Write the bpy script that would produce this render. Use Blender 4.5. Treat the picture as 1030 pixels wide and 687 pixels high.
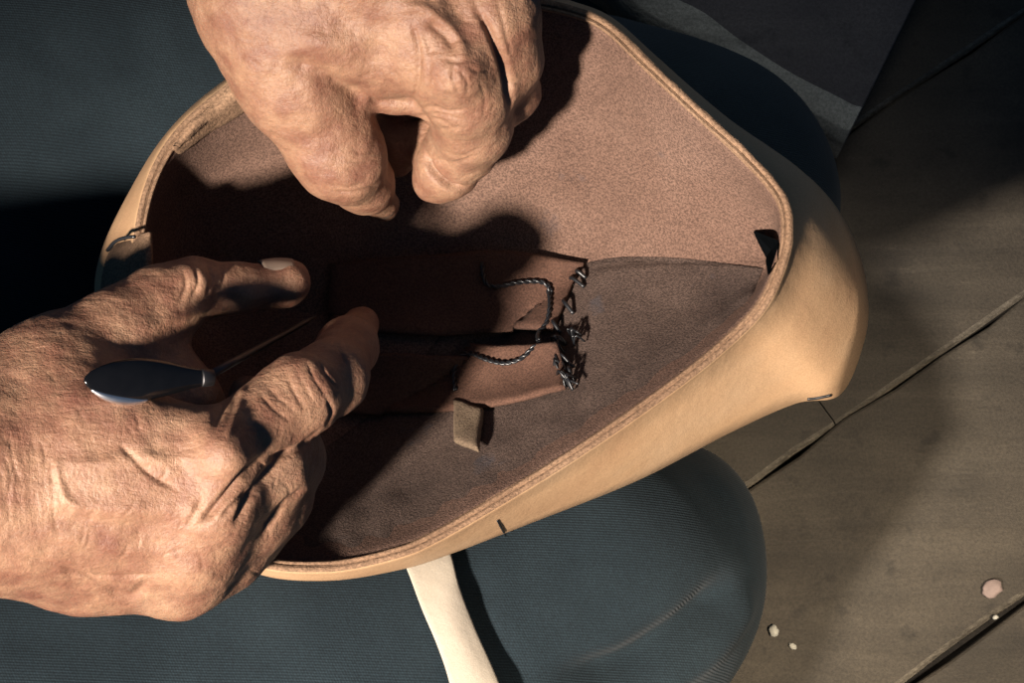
import bpy, bmesh, math, random
import numpy as np
from mathutils import Vector, Matrix
from mathutils.bvhtree import BVHTree
from mathutils import noise as mnoise

for o in list(bpy.data.objects):
    bpy.data.objects.remove(o)
random.seed(5)
np.random.seed(5)
scn = bpy.context.scene
COL = scn.collection
PI = math.pi

# ------------------------------------------------------------------ camera
IW, IH = 1030.0, 687.0
LENS, SENS, DIST, TILT = 73.0, 36.0, 0.75, math.radians(14)
DROP = 170.0        # the lap is low: heights above 250 mm are measured 170 mm too high
TARGET = Vector((0, 0, 0.47 - DROP / 1000))
CAM = TARGET + Vector((0, -math.sin(TILT), math.cos(TILT))) * DIST
cd = bpy.data.cameras.new('camera'); cam = bpy.data.objects.new('camera', cd); COL.objects.link(cam)
cam.location = CAM; cam.rotation_euler = (TILT, 0, 0)
cd.lens = LENS; cd.sensor_width = SENS; cd.sensor_fit = 'HORIZONTAL'
cd.clip_start = 0.01
scn.camera = cam
# ------------------------------------------------------------------ light
LAMP = Vector((-0.60, -0.72, 1.27))
ld = bpy.data.lights.new('lamp', 'SPOT'); lo = bpy.data.objects.new('lamp', ld); COL.objects.link(lo)
ld.energy = 330; ld.color = (1.0, 0.88, 0.765); ld.shadow_soft_size = 0.048
ld.spot_size = math.radians(26); ld.spot_blend = 1.0
lo.location = LAMP
lo.rotation_euler = (Vector((-0.03, -0.02, 0.30)) - LAMP).to_track_quat('-Z', 'Y').to_euler()
# added fill spot without a seen source, brightens the floor at the right
l2 = bpy.data.lights.new('floor_fill_light', 'SPOT'); l2o = bpy.data.objects.new('floor_fill_light', l2); COL.objects.link(l2o)
l2.energy = 165; l2.color = (1.0, 0.83, 0.62); l2.shadow_soft_size = 0.08
l2.spot_size = math.radians(30); l2.spot_blend = 1.0
l2o.location = (0.50, -0.38, 1.15)
l2o.rotation_euler = (Vector((0.165, -0.175, 0.0)) - l2o.location).to_track_quat('-Z', 'Y').to_euler()
# added faint fill spot that only brightens the stool
l3 = bpy.data.lights.new('stool_fill_light', 'SPOT'); l3o = bpy.data.objects.new('stool_fill_light', l3); COL.objects.link(l3o)
l3.energy = 14; l3.color = (1.0, 0.95, 0.88); l3.shadow_soft_size = 0.1
l3.spot_size = math.radians(20); l3.spot_blend = 1.0
l3o.location = (0.30, 0.55, 1.2)
l3o.rotation_euler = (Vector((0.09, 0.20, 0.09)) - l3o.location).to_track_quat('-Z', 'Y').to_euler()
w = bpy.data.worlds.new('room'); scn.world = w; w.use_nodes = True
bg = w.node_tree.nodes['Background']
bg.inputs[0].default_value = (0.10, 0.30, 0.62, 1); bg.inputs[1].default_value = 0.19
scn.view_settings.view_transform = 'Standard'; scn.view_settings.look = 'None'
scn.view_settings.exposure = 0.0; scn.view_settings.gamma = 1.0
scn.view_settings.use_curve_mapping = False

# ------------------------------------------------------------------ helpers
FPX = LENS / SENS * IW
ct, st = math.cos(TILT), math.sin(TILT)

def P(px, py, z):
    """the point of the place at height z (mm) that lies along a sight line; only used to measure from the photo"""
    x = (px - IW / 2) / FPX; y = -(py - IH / 2) / FPX
    d = Vector((x, y * ct + st, y * st - ct))
    if z > 250: z = z - DROP
    k = (z / 1000.0 - CAM.z) / d.z
    return CAM + d * k

def to_px(v):
    """v: (N,3) metres -> px, py"""
    r = v - np.array(CAM)
    xc = r[:, 0]; yc = r[:, 1] * ct + r[:, 2] * st; zc = -(-r[:, 1] * st + r[:, 2] * ct)
    return IW / 2 + FPX * xc / zc, IH / 2 - FPX * yc / zc

def mmpx(z):
    if z > 250: z = z - DROP
    return (CAM.z - z / 1000.0) / ct / FPX * 1000.0

def cr(pts, n, closed=False):
    """Catmull-Rom through rows of pts"""
    P_ = np.array(pts, float); m = len(P_); out = []
    segs = m if closed else m - 1
    for i in range(segs):
        if closed:
            a, b, c, d = P_[(i - 1) % m], P_[i], P_[(i + 1) % m], P_[(i + 2) % m]
        else:
            b, c = P_[i], P_[i + 1]
            a = P_[i - 1] if i > 0 else 2 * b - c
            d = P_[i + 2] if i + 2 < m else 2 * c - b
        for k in range(n):
            t = k / n
            out.append(0.5 * ((2 * b) + (c - a) * t + (2 * a - 5 * b + 4 * c - d) * t * t + (-a + 3 * b - 3 * c + d) * t ** 3))
    if not closed:
        out.append(P_[-1])
    return np.array(out)

def link(name, me, mat, parent=None):
    o = bpy.data.objects.new(name, me); COL.objects.link(o)
    if mat is not None:
        for m in (mat if isinstance(mat, (list, tuple)) else [mat]):
            me.materials.append(m)
    if parent: o.parent = parent
    return o

def mesh_from(name, verts, faces, mat, parent=None, smooth=True):
    me = bpy.data.meshes.new(name)
    me.from_pydata([tuple(v) for v in verts], [], [tuple(f) for f in faces])
    me.validate(); me.update()
    bm = bmesh.new(); bm.from_mesh(me); bmesh.ops.recalc_face_normals(bm, faces=bm.faces); bm.to_mesh(me); bm.free()
    me.polygons.foreach_set('use_smooth', [smooth] * len(me.polygons))
    return link(name, me, mat, parent)

def tag(o, label=None, cat=None, group=None, kind=None):
    if label: o['label'] = label
    if cat: o['category'] = cat
    if group: o['group'] = group
    if kind: o['kind'] = kind
    return o

def empty(name, loc):
    o = bpy.data.objects.new(name, None); COL.objects.link(o); o.location = loc; o.empty_display_size = 0.02
    return o

def adopt(ch, root):
    """parent keeping the world place (all parts are built in world coordinates)"""
    ch.parent = root
    ch.matrix_parent_inverse = Matrix.Translation(-Vector(root.location))

def tube(path, rad, nseg=8, cap=True):
    """verts, faces of a tube along path (list of Vector), rad scalar or list"""
    path = [Vector(p) for p in path]; n = len(path)
    rad = rad if hasattr(rad, '__len__') else [rad] * n
    V, F = [], []; prev = None
    for i, p in enumerate(path):
        t = (path[min(i + 1, n - 1)] - path[max(i - 1, 0)]).normalized()
        if prev is None:
            a = t.orthogonal().normalized()
        else:
            a = (prev - t * prev.dot(t)).normalized()
        prev = a; b = t.cross(a)
        for k in range(nseg):
            an = 2 * PI * k / nseg
            V.append(p + (a * math.cos(an) + b * math.sin(an)) * rad[i])
    for i in range(n - 1):
        for k in range(nseg):
            F.append((i * nseg + k, i * nseg + (k + 1) % nseg, (i + 1) * nseg + (k + 1) % nseg, (i + 1) * nseg + k))
    if cap:
        F.append(tuple(range(nseg))[::-1]); F.append(tuple((n - 1) * nseg + k for k in range(nseg)))
    return V, F

def merge(parts):
    V, F = [], []
    for v, f in parts:
        o = len(V); V += list(v); F += [tuple(i + o for i in q) for q in f]
    return V, F

# ------------------------------------------------------------------ SDF sculpting
class SDF:
    """smooth union of tapered capsules in mm, polygonised with surface nets"""
    def __init__(s, lo, hi, h):
        s.h = h; s.lo = np.array(lo, float)
        s.n = np.ceil((np.array(hi) - s.lo) / h).astype(int) + 1
        s.d = np.full(s.n, 60.0, np.float32)

    def _box(s, lo, hi):
        a = np.clip(np.floor((np.array(lo) - s.lo) / s.h).astype(int), 0, s.n)
        b = np.clip(np.ceil((np.array(hi) - s.lo) / s.h).astype(int) + 1, 0, s.n)
        sl = tuple(slice(a[i], b[i]) for i in range(3))
        g = [(s.lo[i] + s.h * np.arange(a[i], b[i])).astype(np.float32) for i in range(3)]
        return sl, g[0][:, None, None], g[1][None, :, None], g[2][None, None, :]

    def cone(s, a, b, ra, rb, k=4.0, sub=False, squash=None):
        a = np.array(a, float); b = np.array(b, float); m = max(ra, rb) + k * 1.6 + 5
        sl, X, Y, Z = s._box(np.minimum(a, b) - m, np.maximum(a, b) + m)
        if s.d[sl].size == 0: return
        ab = b - a; L = float(ab @ ab) + 1e-9
        t = np.clip(((X - a[0]) * ab[0] + (Y - a[1]) * ab[1] + (Z - a[2]) * ab[2]) / L, 0, 1)
        dx = X - a[0] - t * ab[0]; dy = Y - a[1] - t * ab[1]; dz = Z - a[2] - t * ab[2]
        if squash is not None:   # flatten along an axis
            q = np.array(squash[0], float); q /= np.linalg.norm(q); f = squash[1]
            c = dx * q[0] + dy * q[1] + dz * q[2]
            e = (1.0 / f - 1.0) * c
            dx = dx + e * q[0]; dy = dy + e * q[1]; dz = dz + e * q[2]
        r = ra + (rb - ra) * t
        D = np.sqrt(dx * dx + dy * dy + dz * dz) - r
        cur = s.d[sl]
        if sub:
            D = -D
            hh = np.clip(0.5 - 0.5 * (cur - D) / k, 0, 1)   # smooth max
            s.d[sl] = cur * (1 - hh) + D * hh + k * hh * (1 - hh)
        else:
            hh = np.clip(0.5 + 0.5 * (cur - D) / k, 0, 1)
            s.d[sl] = cur * (1 - hh) + D * hh - k * hh * (1 - hh)

    def mesh(s):
        d = s.d; h = s.h
        d[0] = d[-1] = 5; d[:, 0] = d[:, -1] = 5; d[:, :, 0] = d[:, :, -1] = 5
        ins = d < 0
        c = [slice(None, -1), slice(1, None)]
        cnt = np.zeros(np.array(d.shape) - 1, np.int8)
        for i in (0, 1):
            for j in (0, 1):
                for k in (0, 1):
                    cnt += ins[c[i], c[j], c[k]]
        act = (cnt > 0) & (cnt < 8)
        ids = np.full(act.shape, -1, np.int32)
        ci = np.argwhere(act); ids[act] = np.arange(len(ci))
        pos = np.zeros((len(ci), 3)); num = np.zeros(len(ci))
        cor = [(i, j, k) for i in (0, 1) for j in (0, 1) for k in (0, 1)]
        vals = {q: d[ci[:, 0] + q[0], ci[:, 1] + q[1], ci[:, 2] + q[2]] for q in cor}
        for q in cor:
            for ax in range(3):
                if q[ax] == 0:
                    r = list(q); r[ax] = 1; r = tuple(r)
                    a, b = vals[q], vals[r]; m = (a < 0) != (b < 0)
                    t = np.where(m, a / np.where(m, a - b, 1), 0)
                    p = np.tile(np.array(q, float), (len(ci), 1)); p[:, ax] += t
                    pos += p * m[:, None]; num += m
        pos = (pos / num[:, None] + ci) * h + s.lo
        F = []
        for ax in range(3):
            u, v = (ax + 1) % 3, (ax + 2) % 3
            sa = [slice(1, -1)] * 3; sb = [slice(1, -1)] * 3
            sa[ax] = slice(0, -1); sb[ax] = slice(1, None)
            A = ins[tuple(sa)]; B = ins[tuple(sb)]
            e = np.argwhere(A != B); e = e + 1; e[:, ax] -= 1
            fl = ins[e[:, 0], e[:, 1], e[:, 2]]
            def idx(du, dv):
                q = e.copy(); q[:, u] -= du; q[:, v] -= dv
                return ids[q[:, 0], q[:, 1], q[:, 2]]
            quad = np.stack([idx(1, 1), idx(0, 1), idx(0, 0), idx(1, 0)], 1)
            quad[~fl] = quad[~fl][:, ::-1]
            F.append(quad)
        return pos, np.concatenate(F)

def smooth_np(V, F, it, lam=0.5):
    E = np.concatenate([F[:, [0, 1]], F[:, [1, 2]], F[:, [2, 3]], F[:, [3, 0]]])
    E = np.concatenate([E, E[:, ::-1]])
    n = len(V); deg = np.bincount(E[:, 0], minlength=n).astype(float)[:, None]
    for _ in range(it):
        acc = np.stack([np.bincount(E[:, 0], weights=V[E[:, 1], k], minlength=n) for k in range(3)], 1)
        V = V + lam * (acc / np.maximum(deg, 1) - V)
    return V

def normals_np(V, F):
    fn = np.cross(V[F[:, 2]] - V[F[:, 0]], V[F[:, 3]] - V[F[:, 1]])
    N = np.zeros_like(V)
    for k in range(4):
        for c in range(3):
            N[:, c] += np.bincount(F[:, k], weights=fn[:, c], minlength=len(V))
    return N / (np.linalg.norm(N, axis=1)[:, None] + 1e-12)

def strokes(V, N, ST):
    """fold and ridge strokes measured on the photo: (points, half width px, height mm).  V in mm"""
    px, py = to_px(V / 1000.0)
    view = np.array(CAM) - V / 1000.0; view /= np.linalg.norm(view, axis=1)[:, None]
    face = np.clip((N * view).sum(1) * 2.5, 0, 1)
    D = np.zeros(len(V))
    for pts, wd, hgt in ST:
        c = cr(pts, 6)[:, :2] if len(pts) > 2 else np.array(pts, float)[:, :2]
        a = c[:-1]; b = c[1:]
        x0, x1 = c[:, 0].min() - 4 * wd, c[:, 0].max() + 4 * wd
        y0, y1 = c[:, 1].min() - 4 * wd, c[:, 1].max() + 4 * wd
        m = np.where((px > x0) & (px < x1) & (py > y0) & (py < y1) & (face > 0))[0]
        if not len(m): continue
        q = np.stack([px[m], py[m]], 1)
        best = np.full(len(m), 1e9); par = np.zeros(len(m))
        for i in range(len(a)):
            ab = b[i] - a[i]; t = np.clip(((q - a[i]) @ ab) / (ab @ ab + 1e-9), 0, 1)
            dd = np.linalg.norm(q - a[i] - t[:, None] * ab, axis=1)
            u = dd < best; best[u] = dd[u]; par[u] = (i + t[u]) / len(a)
        end = np.clip(np.minimum(par, 1 - par) * 5 + 0.15, 0, 1)
        D[m] += hgt * np.exp(-(best / wd) ** 2) * end * face[m]
    return V + N * D[:, None]

def build_sdf(name, prims, h, mat, strokelist=(), smooth=3, pad=6, wob=None, extra=None, post=0):
    """prims: list of dict(a,b,ra,rb,k,...)"""
    lo = np.min([np.minimum(p['a'], p['b']) - max(p['ra'], p['rb']) for p in prims if not p.get('sub')], 0) - pad
    hi = np.max([np.maximum(p['a'], p['b']) + max(p['ra'], p['rb']) for p in prims if not p.get('sub')], 0) + pad
    S = SDF(lo, hi, h)
    for p in prims:
        S.cone(**p)
    V, F = S.mesh()
    V = smooth_np(V, F, smooth)
    N = normals_np(V, F)
    if wob is not None:
        V = V + N * wob(V)[:, None]
    if len(strokelist):
        V = strokes(V, N, strokelist)
    if post: V = smooth_np(V, F, post)
    if extra is not None:
        V = extra(V, F)
    me = bpy.data.meshes.new(name)
    V = V / 1000.0
    me.vertices.add(len(V)); me.vertices.foreach_set('co', V.astype(np.float32).ravel())
    me.loops.add(F.size); me.loops.foreach_set('vertex_index', F.ravel().astype(np.int32))
    me.polygons.add(len(F)); me.polygons.foreach_set('loop_start', np.arange(0, F.size, 4, dtype=np.int32))
    me.update(calc_edges=True); me.validate()
    me.polygons.foreach_set('use_smooth', np.ones(len(me.polygons), bool))
    return link(name, me, mat)

def M3(px, py, z):
    v = P(px, py, z); return np.array(v) * 1000.0

def chain(pts, k=5.0, k0=None, squash=None):
    """pts: (px, py, z mm, r px)"""
    out = []
    for i in range(len(pts) - 1):
        a, b = pts[i], pts[i + 1]
        d = dict(a=M3(*a[:3]), b=M3(*b[:3]), ra=a[3] * mmpx(a[2]), rb=b[3] * mmpx(b[2]), k=(k0 if (i == 0 and k0) else k))
        if squash: d['squash'] = squash
        out.append(d)
    return out

def ball(px, py, z, r, k=4, sub=False, squash=None):
    p = M3(px, py, z); d = dict(a=p, b=p + np.array([0.01, 0, 0]), ra=r * mmpx(z), rb=r * mmpx(z), k=k, sub=sub)
    if squash: d['squash'] = squash
    return d

def fbm(V, scale, seed=0.0, octs=3):
    out = np.empty(len(V))
    for i, v in enumerate(V):
        out[i] = mnoise.fractal(Vector((v[0] * scale + seed, v[1] * scale, v[2] * scale)), 1.0, 2.0, octs)
    return out

# ------------------------------------------------------------------ materials
KR = 0.45       # lowers the base colours so shadows catch less bounced light
def kk(c): return tuple(x * KR for x in c)
def mat_base(name):
    m = bpy.data.materials.new(name); m.use_nodes = True
    nt = m.node_tree; b = nt.nodes['Principled BSDF']
    return m, nt, b

def N_(nt, t, **kw):
    n = nt.nodes.new(t)
    for k, v in kw.items():
        setattr(n, k, v)
    return n

def texco(nt, scale=(1, 1, 1), rot=(0, 0, 0), kind='Object'):
    tc = N_(nt, 'ShaderNodeTexCoord'); mp = N_(nt, 'ShaderNodeMapping')
    mp.inputs['Scale'].default_value = scale; mp.inputs['Rotation'].default_value = rot
    nt.links.new(tc.outputs[kind], mp.inputs[0])
    return mp.outputs[0]

def noise_(nt, vec, scale, detail=3, rough=0.55, dist=0.0):
    n = N_(nt, 'ShaderNodeTexNoise'); n.inputs['Scale'].default_value = scale
    n.inputs['Detail'].default_value = detail; n.inputs['Roughness'].default_value = rough
    n.inputs['Distortion'].default_value = dist
    nt.links.new(vec, n.inputs['Vector']); return n.outputs['Fac']

def ramp_(nt, fac, stops):
    r = N_(nt, 'ShaderNodeValToRGB'); el = r.color_ramp.elements
    while len(el) < len(stops): el.new(0.5)
    for e, (p, c) in zip(el, stops):
        e.position = p; e.color = (*c, 1) if len(c) == 3 else c
    nt.links.new(fac, r.inputs[0]); return r.outputs[0]

def mix_(nt, fac, a, b, mode='MIX'):
    n = N_(nt, 'ShaderNodeMix', data_type='RGBA', blend_type=mode)
    for sock, v in ((n.inputs[0], fac), (n.inputs[6], a), (n.inputs[7], b)):
        if hasattr(v, 'type') and hasattr(v, 'links'): nt.links.new(v, sock)
        elif isinstance(v, (int, float)): sock.default_value = v
        else: sock.default_value = (*v, 1)
    return n.outputs[2]

def bump_(nt, hgt, strength, dist, prev=None):
    b = N_(nt, 'ShaderNodeBump'); b.inputs['Strength'].default_value = strength; b.inputs['Distance'].default_value = dist
    nt.links.new(hgt, b.inputs['Height'])
    if prev is not None: nt.links.new(prev, b.inputs['Normal'])
    return b.outputs[0]

def mat_skin():
    m, nt, b = mat_base('weathered_skin')
    v = texco(nt)
    n1 = noise_(nt, v, 38, 4); n2 = noise_(nt, v, 900, 3, 0.7); n3 = noise_(nt, v, 110, 3)
    c = ramp_(nt, n1, [(0.32, kk((0.31, 0.14, 0.08))), (0.5, kk((0.49, 0.268, 0.150))), (0.68, kk((0.66, 0.415, 0.25)))])
    c = mix_(nt, 0.55, c, ramp_(nt, n3, [(0.35, kk((0.36, 0.15, 0.11))), (0.65, kk((0.63, 0.36, 0.23)))]))
    g = ramp_(nt, n2, [(0.3, (0.62, 0.6, 0.62)), (0.7, (1.0, 1.0, 1.0))])
    c = mix_(nt, 0.75, c, g, 'MULTIPLY')
    nt.links.new(c, b.inputs['Base Color'])
    b.inputs['Roughness'].default_value = 0.5
    b.inputs['Specular IOR Level'].default_value = 0.32
    b.inputs['Subsurface Weight'].default_value = 0.08
    b.inputs['Subsurface Radius'].default_value = (1.0, 0.35, 0.2)
    b.inputs['Subsurface Scale'].default_value = 0.004
    vo = N_(nt, 'ShaderNodeTexVoronoi', feature='DISTANCE_TO_EDGE'); vo.inputs['Scale'].default_value = 620
    dv = texco(nt, (1, 0.55, 1), (0, 0, 0.5))
    nt.links.new(dv, vo.inputs['Vector'])
    vr = ramp_(nt, vo.outputs['Distance'], [(0.0, (0, 0, 0)), (0.12, (1, 1, 1))])
    nn = bump_(nt, vr, 0.16, 0.0004)
    nn = bump_(nt, noise_(nt, v, 300, 5, 0.7), 0.75, 0.0009, nn)
    wv = noise_(nt, texco(nt, (1, 4.5, 2), (0, 0, 0.75)), 75, 4, 0.6, 0.6)
    nn = bump_(nt, wv, 0.36, 0.0011, nn)
    wv2 = noise_(nt, texco(nt, (5.0, 1, 2), (0, 0, 0.5)), 95, 4, 0.6, 0.6)
    nn = bump_(nt, wv2, 0.2, 0.0009, nn)
    nt.links.new(nn, b.inputs['Normal'])
    return m

def mat_leather(name, c0, c1, c2, grain=1400, rough=0.85, bs=0.5, spots=0.0, gr=(0.45, 1.0)):
    m, nt, b = mat_base(name)
    c0, c1, c2 = kk(c0), kk(c1), kk(c2)
    v = texco(nt)
    n1 = noise_(nt, v, 22, 4); n2 = noise_(nt, v, grain, 2, 0.8)
    c = ramp_(nt, n1, [(0.3, c0), (0.5, c1), (0.72, c2)])
    c = mix_(nt, 0.85, c, ramp_(nt, n2, [(0.38, (gr[0],) * 3), (0.62, (gr[1],) * 3)]), 'MULTIPLY')
    if spots:
        s = ramp_(nt, noise_(nt, v, 55, 3), [(0.66, (0, 0, 0)), (0.74, (1, 1, 1))])
        mm = N_(nt, 'ShaderNodeMath', operation='MULTIPLY'); mm.inputs[1].default_value = spots
        nt.links.new(s, mm.inputs[0])
        c = mix_(nt, mm.outputs[0], c, (0.05, 0.045, 0.05))
    nt.links.new(c, b.inputs['Base Color'])
    b.inputs['Roughness'].default_value = rough
    b.inputs['Specular IOR Level'].default_value = 0.25
    nn = bump_(nt, n2, bs, 0.0006)
    nn = bump_(nt, noise_(nt, v, 120, 3), 0.25, 0.0012, nn)
    nt.links.new(nn, b.inputs['Normal'])
    return m

def mat_cloth():
    m, nt, b = mat_base('dark_blue_twill')
    v = texco(nt)
    dn = noise_(nt, v, 30, 2)
    def wave(rot, scale):
        wv = N_(nt, 'ShaderNodeTexWave', wave_type='BANDS', bands_direction='Y')
        wv.inputs['Scale'].default_value = scale; wv.inputs['Distortion'].default_value = 1.2
        wv.inputs['Detail'].default_value = 2; wv.inputs['Detail Scale'].default_value = 0.15
        nt.links.new(texco(nt, (1, 1, 1), (0, 0, rot)), wv.inputs['Vector']); return wv.outputs['Fac']
    w1 = wave(0.03, 300); w2 = wave(1.1, 330)
    n2 = noise_(nt, v, 1300, 2, 0.7)
    c = ramp_(nt, dn, [(0.3, kk((0.016, 0.031, 0.042))), (0.7, kk((0.025, 0.044, 0.057)))])
    c = mix_(nt, 0.8, c, ramp_(nt, w1, [(0.2, (0.6, 0.63, 0.66)), (0.8, (1.15, 1.15, 1.12))]), 'MULTIPLY')
    c = mix_(nt, 0.45, c, ramp_(nt, w2, [(0.2, (0.5, 0.5, 0.5)), (0.8, (1.15, 1.15, 1.15))]), 'MULTIPLY')
    c = mix_(nt, 0.8, c, ramp_(nt, n2, [(0.3, (0.5, 0.5, 0.5)), (0.7, (1.3, 1.3, 1.3))]), 'MULTIPLY')
    nt.links.new(c, b.inputs['Base Color'])
    b.inputs['Roughness'].default_value = 0.9
    b.inputs['Specular IOR Level'].default_value = 0.2
    b.inputs['Sheen Weight'].default_value = 0.03
    nn = bump_(nt, w1, 0.35, 0.0004)
    nn = bump_(nt, noise_(nt, v, 60, 3), 0.3, 0.002, nn)
    nt.links.new(nn, b.inputs['Normal'])
    return m

def mat_wood(name, c0, c1, c2, rot, rough=0.75, fine=1.0):
    m, nt, b = mat_base(name)
    c0, c1, c2 = kk(c0), kk(c1), kk(c2)
    v = texco(nt, (1, 9, 9), (0, 0, rot))
    vi = texco(nt)
    n1 = noise_(nt, v, 6 * fine, 5, 0.6, 0.4); n2 = noise_(nt, vi, 700, 2, 0.8); n3 = noise_(nt, vi, 14, 4)
    c = ramp_(nt, n1, [(0.3, c0), (0.5, c1), (0.7, c2)])
    c = mix_(nt, 0.5, c, ramp_(nt, n3, [(0.35, c0), (0.65, c2)]))
    sp = ramp_(nt, noise_(nt, vi, 60, 3, 0.6), [(0.60, (0, 0, 0)), (0.72, (1, 1, 1))])
    mm = N_(nt, 'ShaderNodeMath', operation='MULTIPLY'); mm.inputs[1].default_value = 0.55
    nt.links.new(sp, mm.inputs[0]); c = mix_(nt, mm.outputs[0], c, tuple(x * 0.45 for x in c0))
    sc_ = ramp_(nt, noise_(nt, texco(nt, (1, 5, 5), (0, 0, rot)), 42, 4, 0.7), [(0.64, (0, 0, 0)), (0.76, (1, 1, 1))])
    mm = N_(nt, 'ShaderNodeMath', operation='MULTIPLY'); mm.inputs[1].default_value = 0.45
    nt.links.new(sc_, mm.inputs[0]); c = mix_(nt, mm.outputs[0], c, tuple(x * 1.5 for x in c2))
    c = mix_(nt, 0.8, c, ramp_(nt, n2, [(0.3, (0.5, 0.5, 0.5)), (0.7, (1.15, 1.15, 1.15))]), 'MULTIPLY')
    nt.links.new(c, b.inputs['Base Color'])
    b.inputs['Roughness'].default_value = rough
    b.inputs['Specular IOR Level'].default_value = 0.3
    nn = bump_(nt, n1, 0.4, 0.002)
    nn = bump_(nt, n2, 0.3, 0.0008, nn)
    nt.links.new(nn, b.inputs['Normal'])
    return m

def mat_plain(name, c, rough=0.5, metal=0.0, spec=0.5, vary=0.15, scale=200):
    m, nt, b = mat_base(name)
    v = texco(nt)
    n = noise_(nt, v, scale, 3)
    c = c if metal else kk(c)
    lo_ = tuple(x * (1 - vary) for x in c); hi_ = tuple(min(1, x * (1 + vary)) for x in c)
    nt.links.new(ramp_(nt, n, [(0.3, lo_), (0.7, hi_)]), b.inputs['Base Color'])
    b.inputs['Roughness'].default_value = rough; b.inputs['Metallic'].default_value = metal
    b.inputs['Specular IOR Level'].default_value = spec
    nt.links.new(bump_(nt, n, 0.1, 0.0003), b.inputs['Normal'])
    return m

SKIN = mat_skin()
NAIL = mat_plain('fingernail', (0.34, 0.25, 0.19), 0.45, vary=0.1)
SUEDE = mat_leather('leather_flesh_side', (0.19, 0.108, 0.078), (0.265, 0.155, 0.113), (0.32, 0.195, 0.145), 1250, 0.95, 0.8, 0.35, (0.42, 1.25))
SUEDE_SHADED = mat_leather('leather_flesh_side_shaded', (0.115, 0.076, 0.062), (0.165, 0.110, 0.088), (0.22, 0.148, 0.117), 1250, 0.95, 0.8, 0.6, (0.38, 1.3))  # suede with the shade of the lower slope put into its colour
GRAIN = mat_leather('leather_grain_side', (0.76, 0.45, 0.245), (0.86, 0.54, 0.30), (0.93, 0.62, 0.37), 1500, 0.6, 0.2, 0, (0.8, 1.05))
EDGE = mat_leather('leather_cut_edge', (0.30, 0.175, 0.105), (0.42, 0.255, 0.155), (0.53, 0.335, 0.21), 900, 0.9, 0.7, 0, (0.5, 1.15))
PATCH = mat_leather('leather_patch_brown', (0.13, 0.065, 0.045), (0.18, 0.09, 0.06), (0.23, 0.12, 0.08), 1200, 0.9, 0.6, 0, (0.5, 1.1))
TAGL = mat_leather('leather_tag_dun', (0.24, 0.17, 0.11), (0.30, 0.21, 0.14), (0.36, 0.26, 0.17), 1200, 0.9, 0.6, 0, (0.5, 1.1))
PALE = mat_leather('pale_strap_leather', (0.74, 0.62, 0.47), (0.82, 0.71, 0.56), (0.88, 0.78, 0.64), 1600, 0.6, 0.15, 0, (0.9, 1.03))
CLOTH = mat_cloth()
CORD = mat_plain('waxed_black_cord', (0.012, 0.014, 0.018), 0.38, 0, 0.6)
PLANK = mat_wood('worn_floor_wood', (0.036, 0.029, 0.020), (0.066, 0.053, 0.037), (0.112, 0.092, 0.066), -0.61)
WORNLITW = mat_wood('worn_lit_board_edge', (0.045, 0.037, 0.027), (0.10, 0.084, 0.062), (0.30, 0.26, 0.20), -0.61, fine=9)  # worn wood, with the light on the bevel put into the colour
BENCHW = mat_wood('grimy_stool_wood', (0.050, 0.046, 0.052), (0.085, 0.076, 0.080), (0.13, 0.118, 0.115), 0.9)
LITB = mat_wood('lit_stool_edge', (0.22, 0.22, 0.19), (0.36, 0.36, 0.31), (0.5, 0.5, 0.43), 0.5, fine=3)  # front edge painted lighter to stand for the light falling on it
HANDLE = mat_plain('dark_varnished_wood', (0.006, 0.006, 0.007), 0.14, 0, 0.4)
DARKSTEEL = mat_plain('tarnished_steel', (0.06, 0.058, 0.06), 0.5, 1.0)
STEEL = mat_plain('glint_steel', (0.75, 0.75, 0.77), 0.33, 1.0)
CHIP = mat_plain('pale_chip', (0.34, 0.25, 0.22), 0.8)

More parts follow.
